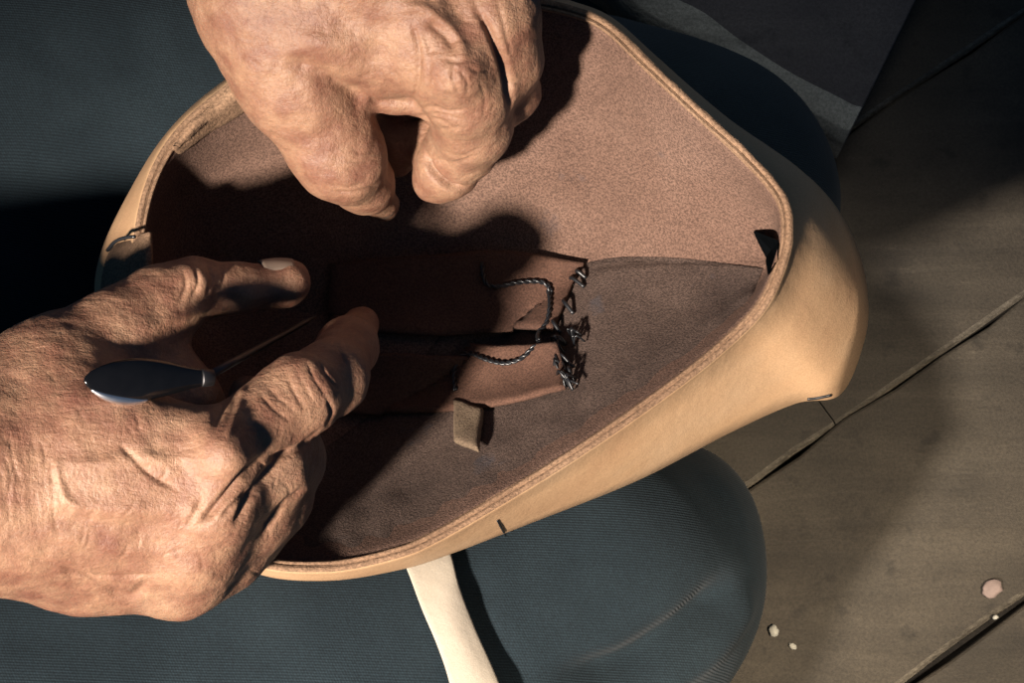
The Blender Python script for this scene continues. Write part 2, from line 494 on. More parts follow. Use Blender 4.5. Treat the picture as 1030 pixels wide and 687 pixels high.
# ------------------------------------------------------------------ floor (boards with real gaps, all one floor)
def build_floor():
    a = P(755, 490, 0); b = P(1030, 300, 0)
    d = (b - a); d.z = 0; d.normalize(); nrm = Vector((d.y, -d.x, 0))       # towards lower right
    c2 = P(985, 637, 0); w = (c2 - a).dot(nrm)
    V, F, WORNLIT = [], [], []
    bev = 0.0034; th = 0.022
    for i in range(-7, 5):
        gap = 0.0013 if i >= 0 else 0.0004
        o0, o1 = i * w + (0.0008 if i >= 1 else 0.0003), (i + 1) * w - gap
        # boards along d, cut at staggered lengths
        cuts = [-1.5, (P(836, 420, 0) - a).dot(d) if i == -1 else random.uniform(-0.5, -0.3) if i != 0 else -0.45, 1.3 + random.random() * 0.2]
        for s0, s1 in zip(cuts[:-1], cuts[1:]):
            s0 += 0.0003; s1 -= 0.0003
            n = 60; base = len(V)
            prof = [(o0, -th), (o0, -0.0014), (o0 + 0.0005, -0.0005), (o0 + 0.0016, 0), ((o0 + o1) / 2, 0.0006), (o1 - 0.0030, 0), (o1 - 0.0014, -0.0013), (o1, -bev), (o1, -th)]
            for k in range(n + 1):
                t = s0 + (s1 - s0) * k / n
                for j, (o, z) in enumerate(prof):
                    jt = 0.0
                    if j in (1, 2, 3): jt = mnoise.noise(Vector((t * 25, i * 7.3, 0))) * 0.003 + mnoise.noise(Vector((t * 90, i * 3.3, 5))) * 0.0012
                    if j in (5, 6, 7): jt = -abs(mnoise.noise(Vector((t * 22, i * 5.1, 9)))) * 0.002
                    p = a + d * t + nrm * (o + jt)
                    V.append((p.x, p.y, z + (0 if j in (0, 8) else 0.0005 * mnoise.noise(Vector((t * 12, o * 12, i))))))
            m = len(prof)
            for k in range(n):
                for j in range(m - 1):
                    WORNLIT.append(j in (5, 6))
                    F.append((base + k * m + j, base + k * m + j + 1, base + (k + 1) * m + j + 1, base + (k + 1) * m + j))
            WORNLIT += [False, False]
            F.append(tuple(base + j for j in range(m))); F.append(tuple(base + n * m + j for j in range(m))[::-1])
    # sub floor beneath the gaps
    q = len(V)
    for sx, sy in ((-1, -1), (1, -1), (1, 1), (-1, 1)):
        V.append((sx * 2.2, sy * 2.2, -th))
    F.append((q, q + 1, q + 2, q + 3))
    WORNLIT.append(False)
    o = mesh_from('floor', V, F, [PLANK, WORNLITW], smooth=False)
    o.data.polygons.foreach_set('material_index', [int(x) for x in WORNLIT])
    tag(o, kind='structure')
build_floor()

def chip(px, py, r, hz, seed, label, name='leather_scrap', m=CHIP):
    c = P(px, py, 0.6); s = mmpx(0) / 1000
    bm = bmesh.new()
    bmesh.ops.create_icosphere(bm, subdivisions=3, radius=1)
    for v in bm.verts:
        f = 1 + 0.28 * mnoise.noise(v.co * 1.7 + Vector((seed, 0, 0)))
        v.co = Vector((v.co.x * f * r * s * 1.35, v.co.y * f * r * s, v.co.z * hz * (1 + 0.2 * f)))
    me = bpy.data.meshes.new(name); bm.to_mesh(me); bm.free()
    me.polygons.foreach_set('use_smooth', [True] * len(me.polygons))
    o = link(name, me, m); o.location = (c.x, c.y, 0.0004 + hz * 0.8); o.rotation_euler = (0, 0, 0.5 + seed)
    tag(o, label, 'scrap')
WHITE = mat_plain('white_crumb', (0.6, 0.58, 0.5), 0.8)
chip(998, 592, 8, 0.0018, 0.1, 'pinkish flat leather scrap lying on floorboards near the lower gap')
chip(778, 635, 4.5, 0.002, 1.3, 'small round white crumb on the floor right of the knee', 'crumb', WHITE)
chip(797, 650, 3.0, 0.001, 2.1, 'tiny dull crumb on the floor just below the round white one', 'crumb', WHITE)
chip(1001, 621, 2.2, 0.001, 3.1, 'tiny pale crumb at the edge of the floorboard gap', 'crumb', WHITE)

# ------------------------------------------------------------------ wooden stool at the upper right
def build_stool():
    zt = 90.0
    # seat slab outline (top edge), worn rounded front edge
    fr = [(560, -42), (610, -18), (650, 18), (700, 48), (750, 82), (800, 112), (838, 134), (852, 138)]
    front = [P(x, y, zt) for x, y in fr]
    corner = front[-1]
    back = P(935, -30, zt)
    up = (back - corner)
    V, F = [], []
    rows = 14; colsn = len(cr([tuple(p) for p in front], 8))
    fp = cr([tuple(p) for p in front], 8)
    L = 0.34
    dirv = up.normalized() * L
    prof = [(0.010, -0.034), (0.002, -0.033), (-0.001, -0.028), (-0.002, -0.016), (0.0, -0.007), (0.004, -0.0015), (0.009, 0.0), (0.016, 0.0)]
    for p in fp:
        pv = Vector(p)
        for j, (o, z) in enumerate(prof):
            q = pv + dirv.normalized() * o
            wob = mnoise.noise(Vector((p[0] * 30, p[1] * 30, j * 0.3))) * 0.0016
            V.append((q.x + wob, q.y + wob, pv.z + z + wob * 0.6))
        q = pv + dirv
        V.append((q.x, q.y, pv.z)); V.append((q.x, q.y, pv.z - 0.034))
    m = len(prof) + 2
    for i in range(len(fp) - 1):
        for j in range(m):
            F.append((i * m + j, i * m + (j + 1) % m, (i + 1) * m + (j + 1) % m, (i + 1) * m + j))
    F.append(tuple(range(m))); F.append(tuple((len(fp) - 1) * m + j for j in range(m))[::-1])
    root = empty('wooden_stool', (fp[20][0] + dirv.x * .5, fp[20][1] + dirv.y * .5, 0))
    tag(root, 'low dark worn wooden stool with thick rounded seat edge behind the leather', 'stool')
    seat = mesh_from('seat', V, F, [BENCHW, LITB])
    for pl in seat.data.polygons:
        js = sorted(i % m for i in pl.vertices)
        if js[-1] <= 7 and js[0] >= 1 and len(js) == 4: pl.material_index = 1
    md = seat.modifiers.new('b', 'BEVEL'); md.width = 0.003; md.segments = 2; md.limit_method = 'ANGLE'
    adopt(seat, root)
    for fx, fo in ((0.25, 0.04), (0.72, 0.04), (0.25, 0.27), (0.72, 0.27)):
        p = Vector(fp[int(fx * (len(fp) - 1))]) + dirv.normalized() * fo
        v, f = [], []
        s = 0.019
        for z, e in ((0.0, 0.8), (0.02, 0.85), (p.z - 0.036, 1.0)):
            for sx, sy in ((-1, -1), (1, -1), (1, 1), (-1, 1)):
                v.append((p.x + sx * s * e, p.y + sy * s * e, z))
        for r in range(2):
            for k in range(4):
                f.append((r * 4 + k, r * 4 + (k + 1) % 4, r * 4 + 4 + (k + 1) % 4, r * 4 + 4 + k))
        f.append((3, 2, 1, 0)); f.append((8, 9, 10, 11))
        l = mesh_from('leg', v, f, BENCHW, smooth=False)
        md = l.modifiers.new('b', 'BEVEL'); md.width = 0.003; md.segments = 2
        adopt(l, root)
build_stool()

# ------------------------------------------------------------------ the person: trousers first
person = empty('person', P(-60, 330, 300))
tag(person, 'person in dark blue trousers sewing tan leather with an awl in the right hand', 'person')

def build_trousers():
    pr = []
    # near (right) thigh and knee
    pr += chain([(-330, 690, 352, 190), (60, 690, 356, 180), (330, 680, 352, 172), (480, 650, 348, 160), (600, 600, 350, 120)], k=26)
    pr += chain([(-330, 800, 330, 200), (60, 810, 325, 200), (330, 800, 315, 190), (520, 760, 305, 150)], k=40)  # thigh bulk out of view, enlarged so that it shades the floor
    pr += [ball(596, 585, 345, 142, k=30), ball(668, 575, 328, 90, k=26), ball(682, 520, 330, 66, k=22)]
    # shin folded back beneath
    pr += chain([(590, 600, 320, 120), (440, 640, 260, 120), (200, 670, 251, 110)], k=30)
    # far (left) thigh and knee
    pr += chain([(-330, 50, 345, 200), (60, 80, 335, 190), (350, 120, 318, 170), (600, 180, 312, 150), (715, 200, 312, 125)], k=26)
    pr += [ball(690, 188, 312, 130, k=26)]
    pr += chain([(640, 210, 310, 110), (480, 180, 265, 115), (200, 160, 251, 110)], k=30)
    # lap between the thighs and the belly side
    pr += chain([(-330, 380, 310, 200), (-60, 380, 300, 190), (120, 380, 270, 150)], k=40)
    ST = [
        ([(560, 682), (625, 668), (672, 640), (712, 612), (742, 582)], 16, -11),
        ([(640, 700), (700, 668), (735, 630), (758, 590)], 12, 5.0),
        ([(590, 660), (650, 642), (700, 605)], 14, 1.6),
        ([(480, 570), (478, 610), (498, 660), (530, 690)], 16, -4),
        ([(705, 470), (735, 500), (750, 540)], 12, 1.2),
        ([(0, 640), (150, 650), (330, 640)], 22, -1.0),
        ([(20, 40), (90, 60), (170, 30)], 22, -2.0),
        ([(0, 150), (70, 120), (140, 70)], 18, 1.6),
    ]
    def wob(V):
        return fbm(V, 0.012, 3.0, 2) * 1.8
    o = build_sdf('trousers', pr, 2.0, CLOTH, ST, smooth=6, wob=wob, post=6)
    tag(o, 'dark blue twill trousers')
    adopt(o, person)
    return o
trousers = build_trousers()

# ------------------------------------------------------------------ the leather shell
#        rim px py z      bulge px py z      valley px py z
CTRL = [
 ((256, 570, 476), (259, 577, 462), (370, 425, 404)),
 ((330, 577, 473), (331, 584, 458), (400, 410, 402)),
 ((398, 564, 476), (404, 573, 450), (450, 385, 401)),
 ((442, 546, 476), (452, 558, 444), (500, 350, 401)),
 ((520, 501, 475), (540, 524, 434), (560, 300, 403)),
 ((604, 448, 474), (642, 483, 426), (620, 268, 416)),
 ((690, 387, 473), (735, 435, 420), (690, 266, 428)),
 ((742, 344, 471), (800, 406, 417), (745, 268, 441)),
 ((772, 312, 474), (845, 397, 417), (766, 271, 447)),
 ((790, 275, 477), (868, 348, 422), (774, 268, 450)),
 ((799, 236, 480), (873, 300, 428), (775, 263, 450)),
 ((792, 195, 483), (858, 238, 434), (766, 260, 447)),
 ((754, 150, 486), (818, 182, 446), (730, 258, 438)),
 ((706, 107, 488), (742, 128, 462), (680, 257, 427)),
 ((656, 60, 490), (660, 57, 478), (620, 255, 412)),
 ((613, 20, 491), (614, 17, 480), (570, 251, 405)),
 ((573, 3, 492), (573, 0, 480), (520, 249, 402)),
 ((525, -6, 492), (525, -14, 470), (470, 247, 402)),
 ((450, -12, 490), (448, -22, 466), (420, 247, 402)),
 ((370, 2, 487), (364, -8, 462), (370, 250, 402)),
 ((295, 40, 484), (292, 37, 462), (310, 262, 410)),
 ((226, 84, 481), (224, 82, 460), (250, 264, 411)),
 ((178, 126, 479), (175, 125, 456), (215, 270, 412)),
 ((149, 172, 478), (139, 176, 448), (196, 280, 413)),
 ((134, 228, 477), (102, 252, 440), (188, 290, 414)),
 ((131, 290, 476), (96, 312, 440), (190, 310, 414)),
 ((148, 375, 476), (118, 390, 440), (208, 350, 414)),
 ((180, 465, 476), (160, 475, 444), (250, 400, 414)),
 ((216, 530, 476), (208, 540, 452), (315, 430, 414)),
]
SUB = 18
def build_shell():
    rim = cr([c[0] for c in CTRL], SUB, True); bul = cr([c[1] for c in CTRL], SUB, True); val = cr([c[2] for c in CTRL], SUB, True)
    n = len(rim)
    tan = np.roll(rim[:, :2], -3, 0) - np.roll(rim[:, :2], 3, 0)
    tan /= np.linalg.norm(tan, axis=1)[:, None]
    # travelling 0->right->top : image-clockwise?  inward normal points to the centroid side
    nin = np.stack([tan[:, 1], -tan[:, 0]], 1)
    c = np.array([480, 300])
    if ((c - rim[:, :2]) * nin).sum() < 0: nin = -nin
    def off(a, w, dz):
        q = a.copy(); q[:, :2] += nin * w; q[:, 2] += dz; return q
    rows = []; mats = []
    cen = np.array([420.0, 330.0])
    base2 = bul.copy(); base2[:, :2] = cen + (bul[:, :2] - cen) * 0.35; base2[:, 2] = 392
    base1 = bul.copy(); base1[:, :2] = cen + (bul[:, :2] - cen) * 0.80; base1[:, 2] = 408
    base3 = bul.copy(); base3[:, :2] = cen + (bul[:, :2] - cen) * 0.02; base3[:, 2] = 390
    rows += [(base3, 0), (base2, 0), (base1, 0)]
    b0 = bul.copy(); b0[:, :2] = cen + (bul[:, :2] - cen) * 0.955; b0[:, 2] = np.minimum(bul[:, 2] - 9, 424)
    rows.append((b0, 0)); rows.append((bul, 0))
    lipo = off(rim, -1.0, -4)
    for t in (0.2, 0.4, 0.6, 0.8):
        q = bul * (1 - t) + lipo * t
        q[:, :2] += -nin * (4 * t * (1 - t)) * 5.0 * np.clip(np.linalg.norm(bul[:, :2] - rim[:, :2], axis=1) / 60, 0, 1)[:, None]
        rows.append((q, 0))
    rows.append((lipo, 0)); rows.append((off(rim, 0.2, -1.2), 0))
    rows.append((off(rim, 1.8, 0), 2)); rows.append((off(rim, 4.6, 0.7), 2)); rows.append((off(rim, 7.4, 0.2), 2)); rows.append((off(rim, 8.5, -1.3), 2)); rows.append((off(rim, 9.7, 0.0), 2)); rows.append((off(rim, 11.8, 0.1), 2)); rows.append((off(rim, 13.0, -1.6), 2))
    # stitched groove and bead inside the rim
    rows.append((off(rim, 13.6, -3.0), 1))
    start = off(rim, 15.0, -3.4)
    K = 34
    for i in range(K + 1):
        t = i / K
        q = start * (1 - t) + val * t
        # height: steeper at first where the wall is narrow, gentle curve elsewhere
        zt = start[:, 2] * (1 - t) + val[:, 2] * t - 9.0 * math.sin(PI * t) * (1 - 0.3 * t)
        q[:, 2] = zt
        rows.append((q, 1))
    # floor, closed on a middle line
    mid = val.copy(); mid[:, 0] = np.clip(val[:, 0], 230, 770)
    mid[:, 1] = np.interp(mid[:, 0], [230, 400, 600, 770], [300, 330, 268, 266]); mid[:, 2] = np.interp(mid[:, 0], [560, 620, 690, 745, 770], [402, 410, 426, 441, 449])
    rows.append((val * 0.5 + mid * 0.5, 1)); rows.append((mid, 1))
    V = []; F = []; MI = []
    pts = []
    for q, _ in rows:
        pts.append(np.array([P(*r) for r in q]))
    A = np.stack(pts)                   # rows, n, 3
    R = len(rows)
    # small surface life: dents on the flesh side, soft bulges on the grain side
    for r in range(R):
        for i in range(n):
            p = A[r, i]
            k = mnoise.fractal(Vector(p * 22), 1.0, 2.0, 2)
            amp = 0.0016 if rows[r][1] == 1 else (0.0009 if rows[r][1] == 0 else 0.0004)
            if rows[r][1] == 2 or r in range(9, 18):
                k = k * 0.6 + mnoise.noise(Vector(p * 160)) * 0.7
            A[r, i, 2] += k * amp
    V = A.reshape(-1, 3)
    for r in range(R - 1):
        for i in range(n):
            j = (i + 1) % n
            F.append((r * n + i, r * n + j, (r + 1) * n + j, (r + 1) * n + i)); MI.append(max(rows[r][1], 0) if rows[r][1] != 2 else 2)
    me = bpy.data.meshes.new('leather_shell')
    me.from_pydata([tuple(v) for v in V], [], F)
    for m in (GRAIN, SUEDE, EDGE): me.materials.append(m)
    me.polygons.foreach_set('material_index', MI)
    me.polygons.foreach_set('use_smooth', [True] * len(me.polygons))
    bm = bmesh.new(); bm.from_mesh(me)
    bmesh.ops.remove_doubles(bm, verts=bm.verts, dist=1e-5)
    bmesh.ops.recalc_face_normals(bm, faces=bm.faces); bm.to_mesh(me); bm.free()
    me.update()
    return me, rim, nin
shell_me, RIM, NIN = build_shell()
work = empty('leather_shell', P(500, 300, 400))
tag(work, 'tan hand-moulded leather shell, suede inside, lying across the knees', 'leatherwork')
shell = link('moulded_body', shell_me, None); adopt(shell, work)
bvh = BVHTree.FromPolygons([v.co.copy() for v in shell_me.vertices], [tuple(p.vertices) for p in shell_me.polygons])

def S(px, py, lift=0.0):
    """measure the leather's inside surface, then lift off along its normal (mm)"""
    d = (P(px, py, 400) - CAM).normalized()
    h, nn, _, _ = bvh.ray_cast(CAM, d)
    if h is None: return P(px, py, 415)
    if nn.dot(d) > 0: nn = -nn
    return h + nn * (lift / 1000.0)

def patch(name, poly_top, poly_bot, th, lift0, mat, parent, nu=24, nv=14, curl=0.0, ctop=0.0, fade=0):
    """a piece of leather laid on the surface between two edge curves"""
    a = cr(poly_top, 8); b = cr(poly_bot, 8)
    def at(c, t):
        x = t * (len(c) - 1); i = min(int(x), len(c) - 2); f = x - i
        return c[i] * (1 - f) + c[i + 1] * f
    T, B = [], []
    for v in range(nv + 1):
        for u in range(nu + 1):
            q = at(a, u / nu) * (1 - v / nv) + at(b, u / nu) * (v / nv)
            jit = 0.5 * mnoise.noise(Vector((q[0] * 0.15, q[1] * 0.15, 2))) if (u in (0, nu) or v in (0, nv)) else 0
            c = S(q[0] + jit, q[1] + jit, 0)
            up = lift0 + curl * ((2 * v / nv - 1) ** 2) + ctop * (1 - v / nv) ** 2 + 0.5 * mnoise.noise(Vector((q[0] * .05, q[1] * .05, 7)))
            if fade: up -= (th + 0.6) * max(0, 1 - fade * u / nu, (v / nv - 0.8) / 0.2)
            e = 0.7 if (u in (0, nu) or v in (0, nv)) else 0
            s0 = S(q[0], q[1], 1.0) - S(q[0], q[1], 0)
            T.append(c + s0 * (up + th - e)); B.append(c + s0 * (up - 0.2))
    V = T + B; N = len(T); F = []
    w = nu + 1
    for v in range(nv):
        for u in range(nu):
            i = v * w + u
            F.append((i, i + 1, i + w + 1, i + w)); F.append((N + i, N + i + w, N + i + w + 1, N + i + 1))
    ring = [u for u in range(w)] + [v * w + nu for v in range(1, nv + 1)] + [nv * w + u for u in range(nu - 1, -1, -1)] + [v * w for v in range(nv - 1, 0, -1)]
    for k in range(len(ring)):
        i, j = ring[k], ring[(k + 1) % len(ring)]
        F.append((i, N + i, N + j, j))
    o = mesh_from(name, V, F, mat)
    adopt(o, parent)
    return o

# lower inside panel that overlaps the seam
p_low = patch('lining_panel', [(280, 480), (380, 410), (470, 310), (530, 288), (596, 263), (645, 258), (700, 261), (768, 270)], [(280, 556), (350, 557), (410, 543), (470, 510), (530, 474), (595, 430), (690, 361), (756, 300)], 0.9, 0.1, SUEDE_SHADED, work, 90, 34, fade=8)
tag(p_low, 'suede panel joined along the inner seam, shade put into its colour')
# reinforcing piece in the middle, above and below the gap
p_up = patch('reinforcement_patch', [(330, 266), (400, 262), (450, 258), (510, 255), (590, 265)], [(330, 330), (400, 338), (450, 340), (505, 336), (560, 338)], 2.2, 2.2, PATCH, work, 40, 20, curl=0.8)
tag(p_up, 'thin brown leather patch stitched at its right edge')
p_dn = patch('reinforcement_patch', [(340, 362), (400, 362), (460, 364), (520, 366), (573, 362)], [(340, 418), (400, 420), (455, 418), (510, 412), (572, 396)], 2.0, 1.8, PATCH, work, 40, 16, curl=0.5, ctop=7.0)
tag(p_dn, 'lower brown leather patch below the dark gap')
# folded-in allowance at the left end of the rim
p_lf = patch('turned_edge', [(172, 150), (195, 123), (222, 100), (262, 62)], [(180, 156), (205, 135), (240, 116), (285, 84)], 1.4, 1.1, EDGE, work, 30, 8, fade=5)
# outer overlap strip at the left
def outer_tab():
    T, B = [], []
    V, F = [], []
    nu, nv = 14, 26
    lft = cr([(134, 236), (112, 250), (103, 275), (101, 305), (104, 345)], 8); rgt = cr([(152, 233), (153, 255), (153, 275), (153, 300), (153, 345)], 8)
    for v in range(nv + 1):
        q0 = lft[int(v / nv * (len(lft) - 1))]; q1 = rgt[int(v / nv * (len(rgt) - 1))]
        for u in range(nu + 1):
            t = u / nu; x = q0[0] * (1 - t) + q1[0] * t; y = q0[1] * (1 - t) + q1[1] * t
            z = 462 + 22 * math.sin(t * PI * 0.5) ** 0.8 + (0 if t < 0.85 else -(t - 0.85) * 8)
            T.append(P(x, y, z)); B.append(P(x + 1, y, z - 4.2))
    N = len(T); w = nu + 1; V = T + B
    for v in range(nv):
        for u in range(nu):
            i = v * w + u
            F.append((i, i + 1, i + w + 1, i + w)); F.append((N + i, N + i + w, N + i + w + 1, N + i + 1))
    ring = [u for u in range(w)] + [v * w + nu for v in range(1, nv + 1)] + [nv * w + u for u in range(nu - 1, -1, -1)] + [v * w for v in range(nv - 1, 0, -1)]
    for k in range(len(ring)):
        i, j = ring[k], ring[(k + 1) % len(ring)]
        F.append((i, N + i, N + j, j))
    o = mesh_from('overlap_tab', V, F, EDGE); adopt(o, work)
    md = o.modifiers.new('b', 'BEVEL'); md.width = 0.0008; md.segments = 2; md.limit_method = 'ANGLE'
    c = [P(x, y, z) for x, y, z in ((108, 252, 476), (116, 243, 481), (126, 239, 484), (136, 238, 486))]
    v, f = tube(cr([tuple(p) for p in c], 5), 0.0007, 6)
    s = mesh_from('thread', v, f, CORD); adopt(s, work)
outer_tab()
# seam end and thread tail on the outside
def surf_tube(name, pts, lift, r, mat, parent, nseg=8, twist=False):
    c = cr([tuple(p) for p in pts], 6)
    path = [S(q[0], q[1], lift if len(q) < 3 else q[2]) for q in c]
    v, f = tube(path, r, nseg)
    o = mesh_from(name, v, f, mat); adopt(o, parent); return o
def out_pt(px, py, z): return P(px, py, z)
surf_tube('seam_slit', [(812, 401), (822, 400), (836, 397)], 0.1, 0.0007, CORD, work)
v, f = tube([S(500, 523, 0.2), S(503, 529, 0.4), S(506, 534, 0.4), S(509, 539, 0.3)], 0.00035, 6)
adopt(mesh_from('thread_end', v, f, CORD), work)

# dart opening at the right inner end : a black flap painted as the shade of its hollow
def dart():
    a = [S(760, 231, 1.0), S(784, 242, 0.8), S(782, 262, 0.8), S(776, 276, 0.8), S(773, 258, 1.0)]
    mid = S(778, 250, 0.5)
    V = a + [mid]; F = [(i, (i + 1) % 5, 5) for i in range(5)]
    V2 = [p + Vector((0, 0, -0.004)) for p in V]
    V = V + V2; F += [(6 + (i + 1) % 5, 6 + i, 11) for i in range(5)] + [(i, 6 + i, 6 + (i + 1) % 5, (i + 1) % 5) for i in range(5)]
    m = mat_plain('fold_shade', (0.004, 0.005, 0.006), 1.0, 0, 0.0)
    adopt(mesh_from('dart_shade', V, F, m, smooth=False), work)
dart()

# waxed cords
def cord(pts, r, pitch, label):
    c = cr(pts, 10)
    path = [S(q[0], q[1], q[2]) for q in c]
    # resample
    L = [0]
    for i in range(1, len(path)): L.append(L[-1] + (path[i] - path[i - 1]).length)
    nst = int(L[-1] / 0.0007)
    P2 = []
    for k in range(nst + 1):
        s = L[-1] * k / nst; i = max(0, min(len(L) - 2, int(np.searchsorted(L, s)) - 1)); f = (s - L[i]) / max(1e-9, L[i + 1] - L[i])
        P2.append(path[i].lerp(path[i + 1], f))
    st_ = []
    for ph in (0, PI):
        q = []; prev = None
        for k, p in enumerate(P2):
            t = (P2[min(k + 1, nst)] - P2[max(k - 1, 0)]).normalized()
            a = t.orthogonal().normalized() if prev is None else (prev - t * prev.dot(t)).normalized(); prev = a
            b = t.cross(a); an = 2 * PI * k * 0.0007 / pitch + ph
            q.append(p + (a * math.cos(an) + b * math.sin(an)) * r * 0.6)
        st_.append(tube(q, r * 0.68, 7))
    v, f = merge(st_)
    o = mesh_from('waxed_thread', v, f, CORD)
    tag(o, label, 'thread')
    return o
cord([(484, 268, 5), (488, 288, 6), (500, 292, 5.5), (520, 288, 5.5), (540, 286, 5.5), (552, 292, 5.5), (559, 304, 5.5), (560, 318, 5.5), (556, 333, 5), (549, 345, 6), (553, 358, 9)], 0.00085, 0.0058,
     'upper twisted black waxed thread curling over the brown patch')
cord([(463, 402, 5), (464, 388, 7), (472, 375, 9), (484, 373, 9.5), (500, 378, 9), (518, 381, 8.5), (535, 377, 9), (548, 368, 10), (556, 360, 9)], 0.0008, 0.0058,
     'lower twisted black waxed thread running to the small leather tag')
# stitches on the right edge of the patch, each its own
for (x0, y0, x1, y1) in ((576, 284, 590, 291), (570, 306, 579, 318), (560, 327, 566, 338), (583, 278, 592, 282)):
    mx, my = (x0 + x1) / 2, (y0 + y1) / 2
    v, f = tube(cr([tuple(S(x0, y0, 2.5)), tuple(S(mx, my, 5.0)), tuple(S(x1, y1, 1.6))], 6), 0.0008, 7)
    adopt(mesh_from('stitch', v, f, CORD), work)
# knotted tuft of thread ends
def tuft():
    pr = []
    random.seed(11)
    for (cx, cy, n, rr) in ((566, 352, 7, 9), (570, 372, 12, 12), (576, 388, 8, 9), (584, 345, 5, 7)):
        for i in range(n):
            an = random.uniform(0, 2 * PI); l = random.uniform(0.5, 1) * rr
            p0 = (cx + random.uniform(-4, 4), cy + random.uniform(-5, 5))
            c = [(p0[0] - math.cos(an) * l * .6, p0[1] - math.sin(an) * l * .6, 2), (p0[0], p0[1], random.uniform(5, 8)), (p0[0] + math.cos(an) * l, p0[1] + math.sin(an) * l, random.uniform(1.5, 5))]
            path = [S(q[0], q[1], q[2]) for q in cr(c, 5)]
            pr.append(tube(path, random.uniform(0.0003, 0.0006), 6))
    v, f = merge(pr)
    o = mesh_from('knotted_thread_ends', v, f, CORD)
    adopt(o, work)
tuft()
def tuft2():
    pr = []
    random.seed(4)
    for i in range(7):
        an = random.uniform(2.2, 4.6); l = random.uniform(8, 22)
        c = [(461, 398, 3.5), (461 + math.cos(an) * l * .5, 402 + abs(math.sin(an)) * l * .5 - 3, 4), (461 + math.cos(an) * l, 402 + math.sin(an) * l, 2.5)]
        pr.append(tube([S(q[0], q[1], q[2]) for q in cr(c, 5)], 0.00045, 5))
    v, f = merge(pr)
    adopt(mesh_from('frayed_thread_ends', v, f, CORD), work)
tuft2()
# small leather tag at the thread's end
tg = patch('leather_tag', [(461, 411), (470, 413), (480, 417), (491, 420)], [(462, 453), (469, 456), (477, 459), (486, 462)], 2.0, 3.5, TAGL, work, 14, 16)
tg.parent = None
tag(tg, 'small rectangular dun leather tag hanging from the lower black thread', 'leather tag')

# pale strap going under the shell and across the thigh
def strap():
    tb = BVHTree.FromObject(trousers, bpy.context.evaluated_depsgraph_get())
    lf = cr([(396, 545), (409, 572), (424, 612), (440, 650), (452, 687), (462, 740)], 8)
    rt = cr([(440, 533), (453, 556), (462, 590), (477, 630), (502, 687), (520, 740)], 8)
    nu = 8; T = []; B = []; n = len(lf)
    lz = None
    for v in range(n):
        for u in range(nu + 1):
            t = u / nu; x = lf[v][0] * (1 - t) + rt[v][0] * t; y = lf[v][1] * (1 - t) + rt[v][1] * t
            T.append((x, y))
    # ride a little above the thigh, straight across its width
    V1, V2 = [], []
    off_ = Matrix.Translation(Vector((0, 0, 0)))
    mw = trousers.matrix_world
    for i, (x, y) in enumerate(T):
        d = (P(x, y, 400) - CAM).normalized()
        h, nn, _, _ = tb.ray_cast(CAM, d)
        z = (h.z if h else 0.25) * 1000 + DROP
        v = i // (nu + 1)
        z = z + 4 + 8 * max(0, (v / n))
        V1.append(P(x, y, z)); V2.append(P(x, y, z) + Vector((0, 0, -0.0026)))
    N = len(V1); w_ = nu + 1; F = []
    for v in range(n - 1):
        for u in range(nu):
            i = v * w_ + u
            F.append((i, i + 1, i + w_ + 1, i + w_)); F.append((N + i, N + i + w_, N + i + w_ + 1, N + i + 1))
    ring = [u for u in range(w_)] + [v * w_ + nu for v in range(1, n)] + [(n - 1) * w_ + u for u in range(nu - 1, -1, -1)] + [v * w_ for v in range(n - 2, 0, -1)]
    for k in range(len(ring)):
        i, j = ring[k], ring[(k + 1) % len(ring)]
        F.append((i, N + i, N + j, j))
    o = mesh_from('leather_strap', V1 + V2, F, PALE)
    md = o.modifiers.new('b', 'BEVEL'); md.width = 0.0006; md.segments = 2; md.limit_method = 'ANGLE'
    tag(o, 'pale cream leather strap lying across the near thigh below the shell', 'strap')
strap()

# ------------------------------------------------------------------ hands
H = 0.75
def wobble(amp, seed):
    def f(V):
        return fbm(V, 0.045, seed, 3) * amp + fbm(V, 0.16, seed + 5, 2) * amp * 0.35
    return f

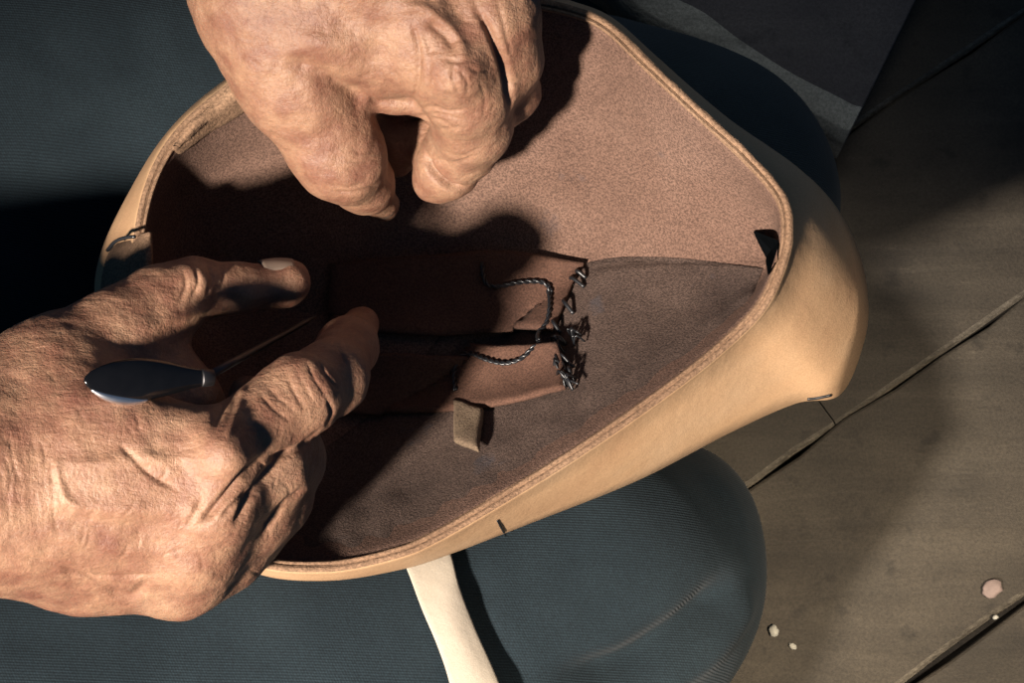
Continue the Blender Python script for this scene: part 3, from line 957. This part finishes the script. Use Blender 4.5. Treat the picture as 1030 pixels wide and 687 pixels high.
CH, BL = chain, ball
def right_hand():
    pr = []
    # forearm, wrist, heel of the hand
    pr += chain([(-420, 560, 560, 76), (-200, 520, 560, 78), (-60, 482, 550, 82)], k=14)
    pr += chain([(-60, 500, 548, 80), (20, 505, 538, 78)], k=14)
    # metacarpals
    pr += chain([(-40, 440, 546, 64), (90, 440, 540, 57), (215, 452, 540, 40)], k=14)
    pr += chain([(-40, 480, 544, 64), (100, 490, 537, 56), (210, 505, 534, 42)], k=14)
    pr += chain([(-40, 510, 536, 62), (90, 530, 520, 58), (195, 550, 520, 44)], k=14)
    pr += chain([(-40, 530, 526, 56), (80, 555, 508, 48), (178, 576, 506, 42)], k=14)
    # index finger
    pr += chain([(218, 455, 540, 38), (300, 398, 524, 39), (333, 380, 510, 36)], k=6)
    pr += chain([(333, 380, 510, 35), (350, 348, 482, 28), (363, 326, 460, 19)], k=5)
    # middle finger: first joint out, then curled back under
    pr += chain([(215, 505, 532, 40), (270, 474, 518, 38), (289, 464, 508, 36)], k=7)
    pr += chain([(289, 464, 506, 35), (280, 440, 480, 27), (250, 400, 470, 22)], k=5)
    # ring finger
    pr += chain([(198, 550, 518, 40), (250, 514, 506, 40), (274, 500, 498, 37)], k=8)
    pr += chain([(276, 502, 496, 33), (250, 480, 474, 27), (215, 450, 466, 22)], k=5)
    # little finger
    pr += chain([(182, 578, 504, 37), (222, 556, 496, 35), (248, 536, 490, 33)], k=9)
    pr += chain([(250, 538, 486, 27), (235, 520, 474, 24), (228, 500, 472, 20)], k=5)
    # thumb and web
    pr += chain([(-20, 430, 536, 60), (50, 385, 530, 55), (118, 338, 520, 45)], k=16)
    pr += chain([(118, 338, 520, 43), (160, 308, 512, 37), (194, 291, 504, 31)], k=8)
    pr += chain([(194, 291, 504, 31), (240, 290, 497, 24), (284, 286, 490, 23)], k=5)
    pr += [ball(292, 284, 488, 19, k=5)]
    pr += chain([(90, 400, 508, 50), (150, 405, 508, 40), (190, 410, 508, 34)], k=18)
    # knuckles
    pr += [ball(226, 459, 553, 18, k=11), ball(208, 512, 538, 18, k=14), ball(192, 556, 528, 18, k=12), ball(195, 284, 516, 14, k=7)]
    # hollows
    ST = [
        # folds by the index knuckle
        ([(262, 462), (244, 482), (222, 506), (202, 528)], 4.5, -2.9),
        ([(252, 492), (238, 506), (222, 522)], 3.0, -1.2),
        ([(205, 500), (194, 520), (186, 532)], 3, -0.9),
        ([(300, 448), (275, 470), (252, 500), (236, 530)], 4.0, -2.4),
        ([(325, 432), (300, 452), (270, 462)], 3.5, -1.6),
        ([(310, 492), (285, 510), (262, 540)], 4, -1.8),
        ([(232, 382), (226, 400), (214, 432)], 5, -1.4),
        ([(246, 388), (240, 410), (228, 440)], 3.5, 0.9),
        
        ([(122, 448), (150, 476), (178, 492)], 2.5, -1.1),
        ([(132, 438), (155, 462), (185, 480)], 7, 0.7),
        # tendons
        ([(60, 470), (130, 462), (205, 462)], 7, 0.9),
        ([(40, 500), (110, 512), (190, 512)], 8, 0.9),
        ([(50, 540), (120, 552), (180, 556)], 8, 0.8),
        ([(50, 520), (120, 530), (180, 530)], 8, -0.9),
        ([(60, 575), (100, 580), (160, 578)], 2.2, -0.7),
        ([(20, 560), (70, 572), (110, 590)], 2.0, -0.7),
        ([(105, 590), (130, 600), (150, 585)], 4.5, -1.2),
        ([(60, 460), (58, 475), (66, 500), (84, 512)], 3.2, 0.7),
        # index finger creases
        ([(318, 352), (325, 372), (340, 392)], 1.7, -0.45),
        ([(308, 362), (316, 380), (330, 402)], 1.7, -0.45),
        ([(298, 370), (306, 388), (318, 408)], 1.6, -0.35),
        ([(288, 376), (296, 394), (306, 412)], 1.8, -0.5),
        ([(336, 340), (344, 358), (352, 372)], 1.7, -0.4),
        ([(268, 388), (280, 400), (300, 416)], 1.6, -0.4),
        ([(262, 396), (274, 410), (292, 424)], 1.6, -0.4),
        ([(328, 432), (334, 418), (330, 400)], 2.5, -1.0),
        # thumb creases
        ([(196, 268), (200, 285), (192, 302)], 2.2, -0.8),
        ([(208, 266), (213, 280), (208, 298)], 2.0, -0.7),
        ([(184, 270), (187, 288), (180, 306)], 2.0, -0.6),
        ([(220, 268), (225, 280), (221, 294)], 1.8, -0.4),
        ([(150, 330), (180, 318), (205, 312), (240, 312)], 5, 1.0),
    ]
    for k in range(10):   # wrist creases
        x = 2 + k * 5.5 + random.uniform(-2, 2); y0 = random.uniform(430, 470); y1 = random.uniform(505, 550)
        ST.append(([(x - 4, y0), (x + random.uniform(-1, 4), y0 + 20), (x + random.uniform(-1, 4), (y0 + y1) / 2 + 5), (x + 5, y1)], random.uniform(1.1, 1.8), random.uniform(-0.2, -0.42)))
    random.seed(3)
    for k in range(26):   # fine creases over the back
        x = random.uniform(70, 300); y = random.uniform(430, 590)
        an = random.gauss(2.2, 0.35) if x > 180 else random.gauss(1.4, 0.5); l = random.uniform(10, 26)
        ST.append(([(x, y), (x + l * .5 * math.cos(an) + 2, y - l * .5 * math.sin(an)), (x + l * math.cos(an), y - l * math.sin(an))], 1.4, -0.35))
    o = build_sdf('hand', pr, H, SKIN, ST, smooth=3, wob=wobble(0.7, 1.0))
    tag(o, 'right hand gripping the awl')
    adopt(o, person)
    return o
rh = right_hand()

def left_hand():
    pr = []
    DZ = -34.0
    def chain(pts, **k): return CH([(x, y, z + DZ, r) for x, y, z, r in pts], **k)
    def ball(x, y, z, r, **k): return BL(x, y, z + DZ, r, **k)
    pr += chain([(150, -420, 560, 88), (220, -260, 565, 92), (290, -150, 572, 100)], k=16)
    # metacarpals
    pr += chain([(300, -160, 572, 90), (370, -40, 572, 62), (425, 35, 560, 48)], k=16)
    pr += chain([(330, -160, 572, 85), (420, -60, 570, 62), (478, 0, 556, 44)], k=14)
    pr += chain([(350, -170, 566, 80), (440, -100, 560, 60), (500, -50, 548, 42)], k=14)
    pr += chain([(360, -190, 560, 70), (450, -140, 545, 55), (505, -100, 535, 40)], k=14)
    # palm mass and thumb ball
    pr += chain([(270, -140, 560, 82), (275, -30, 556, 80), (290, 50, 548, 66)], k=18)
    pr += chain([(275, -20, 556, 74), (330, 30, 552, 64), (390, 52, 548, 46)], k=14)
    # thumb
    pr += chain([(275, 20, 550, 68), (304, 88, 540, 54), (332, 140, 528, 46)], k=10)
    pr += chain([(332, 140, 528, 46), (344, 160, 522, 43), (366, 184, 502, 29), (385, 206, 478, 17)], k=6)
    # index finger
    pr += chain([(425, 35, 560, 48), (457, 62, 558, 45), (470, 92, 548, 44)], k=8)
    pr += chain([(470, 92, 546, 44), (474, 125, 528, 39), (466, 148, 512, 35)], k=6)
    pr += chain([(464, 146, 512, 36), (449, 168, 502, 32), (438, 181, 496, 25)], k=3.5)
    # middle finger
    pr += chain([(462, -50, 562, 50), (498, 14, 560, 38), (513, 60, 546, 31)], k=13)
    pr += chain([(513, 60, 546, 30), (515, 92, 524, 28), (480, 128, 502, 26), (430, 136, 498, 27), (402, 132, 494, 28), (398, 158, 484, 20)], k=5)
    # ring and little finger, folded behind
    pr += chain([(500, -60, 566, 42), (500, -10, 553, 28), (506, 22, 540, 20)], k=6)
    pr += chain([(505, -110, 560, 38), (520, -60, 555, 26), (500, -20, 548, 20)], k=6)
    pr += [ball(458, 72, 570, 18, k=10), ball(430, 20, 572, 20, k=12)]
    # web skin between thumb and index
    pr += chain([(372, 88, 538, 20), (398, 100, 536, 13), (430, 104, 536, 18)], k=5)
    ST = [
        # long hollow between thumb and index
        ([(285, 62), (318, 74), (345, 92), (372, 104)], 13, -3.2),
        ([(330, 82), (352, 96), (372, 104)], 5, -1.5),
        ([(372, 98), (378, 104), (392, 103), (412, 104)], 2.6, -1.3),
        ([(480, 8), (496, 38), (509, 72), (514, 112)], 4, -3.2),
        ([(457, 66), (456, 74), (458, 82)], 1.4, -1.3),
        ([(414, 20), (421, 50), (420, 80), (414, 108)], 2.8, -1.0),
        ([(426, 30), (432, 55), (430, 90)], 2.0, -0.4),
        ([(300, 40), (340, 44), (380, 40)], 12, 1.2),
        ([(395, 10), (425, 8), (455, 34), (470, 58)], 6, 1.4),
        ([(430, 22), (448, 34), (458, 48)], 5, -1.6),
        ([(446, -8), (458, 8), (470, 26)], 8, -1.2),
        ([(400, 122), (420, 118), (440, 121), (455, 128)], 2.0, -0.9),
        ([(418, 110), (436, 108), (452, 112), (470, 110)], 1.8, -0.7),
        ([(422, 116), (442, 115), (464, 120)], 1.6, -0.5),
        ([(426, 128), (445, 130), (470, 128)], 1.8, -0.6),
        ([(436, 160), (458, 164), (480, 156)], 2.0, -0.8),
        ([(444, 152), (464, 157), (486, 148)], 1.6, -0.5),
        ([(426, 152), (434, 172), (452, 188), (468, 190)], 3.0, -3.2),
        # index knuckle wrinkles
        ([(448, 60), (462, 62), (478, 58)], 1.8, -0.7),
        ([(452, 72), (458, 86), (462, 96)], 1.6, -0.8),
        ([(462, 70), (470, 82), (470, 94)], 1.6, -0.6),
        ([(470, 66), (480, 72), (492, 70)], 1.6, -0.5),
        ([(446, 92), (462, 100), (478, 100)], 1.6, -0.5),
        ([(482, 80), (488, 100), (486, 122)], 1.6, -0.4),
        ([(500, 0), (508, 30), (516, 60)], 2.0, -0.5),
        ([(505, 76), (515, 84), (530, 82)], 1.6, -0.5),
        # thumb joint creases
        ([(336, 192), (352, 194), (370, 190), (384, 186)], 1.5, -0.8),
        ([(332, 186), (350, 189), (368, 184)], 1.5, -0.4),
        ([(352, 150), (366, 154), (380, 150)], 1.6, -0.4),
        ([(348, 160), (364, 164), (382, 160)], 1.6, -0.4),
        ([(346, 170), (364, 173), (384, 169)], 1.6, -0.4),
    ]
    random.seed(8)
    for k in range(40):
        x = random.uniform(210, 500); y = random.uniform(0, 150)
        an = random.gauss(-0.6, 0.5) if x < 400 else random.gauss(0.1, 0.5); l = random.uniform(8, 20)
        ST.append(([(x, y), (x + l * .5 * math.cos(an), y - l * .5 * math.sin(an) + 1.5), (x + l * math.cos(an), y - l * math.sin(an))], 1.4, -0.32))
    o = build_sdf('hand', pr, H, SKIN, ST, smooth=3, wob=wobble(0.8, 9.0))
    tag(o, 'left hand with thumb and forefinger pinched over the leather')
    adopt(o, person)
    return o
lh = left_hand()

def nail(hand, c, along, up, ln, wd, label):
    """curved nail plate; c centre (Vector), along towards tip, up = plate normal"""
    along = along.normalized(); up = (up - along * up.dot(along)).normalized(); sd = along.cross(up)
    V, F = [], []; nu, nv = 10, 10
    for layer in (0, 1):
        for v in range(nv + 1):
            for u in range(nu + 1):
                a = (u / nu * 2 - 1); b = (v / nv * 2 - 1)
                rr = math.sqrt(max(0, 1 - 0.28 * a * a)) if b > 0 else math.sqrt(max(0, 1 - 0.22 * a * a))
                an = a * 0.95
                p = c + sd * (math.sin(an) * wd / 2) + up * ((math.cos(an) - 1) * wd * 0.45 - (b * b) * ln * 0.05 - layer * 0.0007) + along * (b * ln / 2 * rr)
                V.append(p)
    w_ = nu + 1; N = w_ * (nv + 1)
    for v in range(nv):
        for u in range(nu):
            i = v * w_ + u
            F.append((i, i + 1, i + w_ + 1, i + w_)); F.append((N + i, N + i + w_, N + i + w_ + 1, N + i + 1))
    ring = [u for u in range(w_)] + [v * w_ + nu for v in range(1, nv + 1)] + [nv * w_ + u for u in range(nu - 1, -1, -1)] + [v * w_ for v in range(nv - 1, 0, -1)]
    for k in range(len(ring)):
        i, j = ring[k], ring[(k + 1) % len(ring)]
        F.append((i, N + i, N + j, j))
    o = mesh_from('fingernail', V, F, NAIL)
    o.parent = hand
    return o
n_ = Vector((-0.05, 0.80, 0.60)).normalized()
nail(rh, P(281, 285, 490) + n_ * 0.0093, P(300, 284, 488) - P(270, 286, 492), n_, 0.012, 0.0125, '')
n_ = Vector((0.15, -0.62, 0.77)).normalized()
nail(lh, P(384, 205, 446) + n_ * 0.0064, Vector((0.35, -0.5, -0.75)), n_, 0.009, 0.0105, '')

# sleeves out at the edges of what the photo shows
def sleeve(pts):
    c = cr([tuple(P(*p[:3])) for p in pts], 8); r = np.interp(np.linspace(0, 1, len(c)), np.linspace(0, 1, len(pts)), [p[3] * mmpx(p[2]) / 1000 for p in pts])
    v, f = tube([Vector(q) for q in c], list(r), 28)
    o = mesh_from('sleeve', v, f, CLOTH)
    adopt(o, person)
sleeve([(-250, 525, 560, 98), (-330, 540, 560, 104), (-460, 565, 560, 112), (-640, 600, 560, 120)])
sleeve([(205, -290, 530, 118), (170, -370, 526, 122), (100, -500, 524, 130), (0, -660, 522, 140)])

# ------------------------------------------------------------------ the awl
def build_awl():
    butt = P(84, 383, 566); fer = P(206, 380, 545)
    ax = (fer - butt).normalized(); L = (fer - butt).length
    root = empty('awl', butt)
    tag(root, 'dark glossy awl with rounded handle held between thumb and forefinger', 'awl')
    s = mmpx(550) / 1000
    prof = [(0.0, 0.5), (0.02, 5), (0.07, 10), (0.16, 15), (0.28, 19), (0.42, 21), (0.55, 20), (0.7, 16.5), (0.85, 11.5), (0.95, 9), (1.0, 8.5)]
    pp = cr([(a * L, b * s) for a, b in prof], 4)
    vn = (CAM - butt).normalized(); vn = (vn - ax * vn.dot(ax)).normalized()
    def lathe(name, pp, m, flat=1.0):
        v, f = tube([butt + ax * q[0] for q in pp], [max(q[1], 1e-5) for q in pp], 40)
        v = [p - vn * ((p - butt).dot(vn) * (1 - flat)) for p in v]
        o = mesh_from(name, v, f, m); adopt(o, root); return o
    lathe('handle', pp, HANDLE, 0.45)
    sd = ax.cross(vn)
    if sd.y > 0: sd = -sd
    q = cr([(0.06, 8.5), (0.16, 14.8), (0.28, 19), (0.42, 21), (0.52, 20.3)], 6)
    v, f = tube([butt + ax * (a * L) + sd * ((b + 0.3) * s) + vn * (0.3 * s) for a, b in q], list(0.0014 * np.sin(np.linspace(0.15, PI - 0.15, len(q))) + 0.0002), 10)
    tag_ = mesh_from('edge_glint', v, f, STEEL); adopt(tag_, root); tag(tag_, 'metal strip added as the glint on the handle edge')  # added strip that imitates the highlight along the lower side
    lathe('ferrule', [(L * .97, 8.8 * s), (L * .98, 9.2 * s), (L * 1.07, 8.4 * s), (L * 1.08, 6 * s)], DARKSTEEL, 0.7)
    tip = P(318, 318, 470)
    v, f = tube([fer, fer.lerp(tip, 0.3), fer.lerp(tip, 0.6), fer.lerp(tip, 0.9), tip], [0.0014, 0.0013, 0.0012, 0.0010, 0.0002], 10)
    adopt(mesh_from('blade', v, f, DARKSTEEL), root)
build_awl()
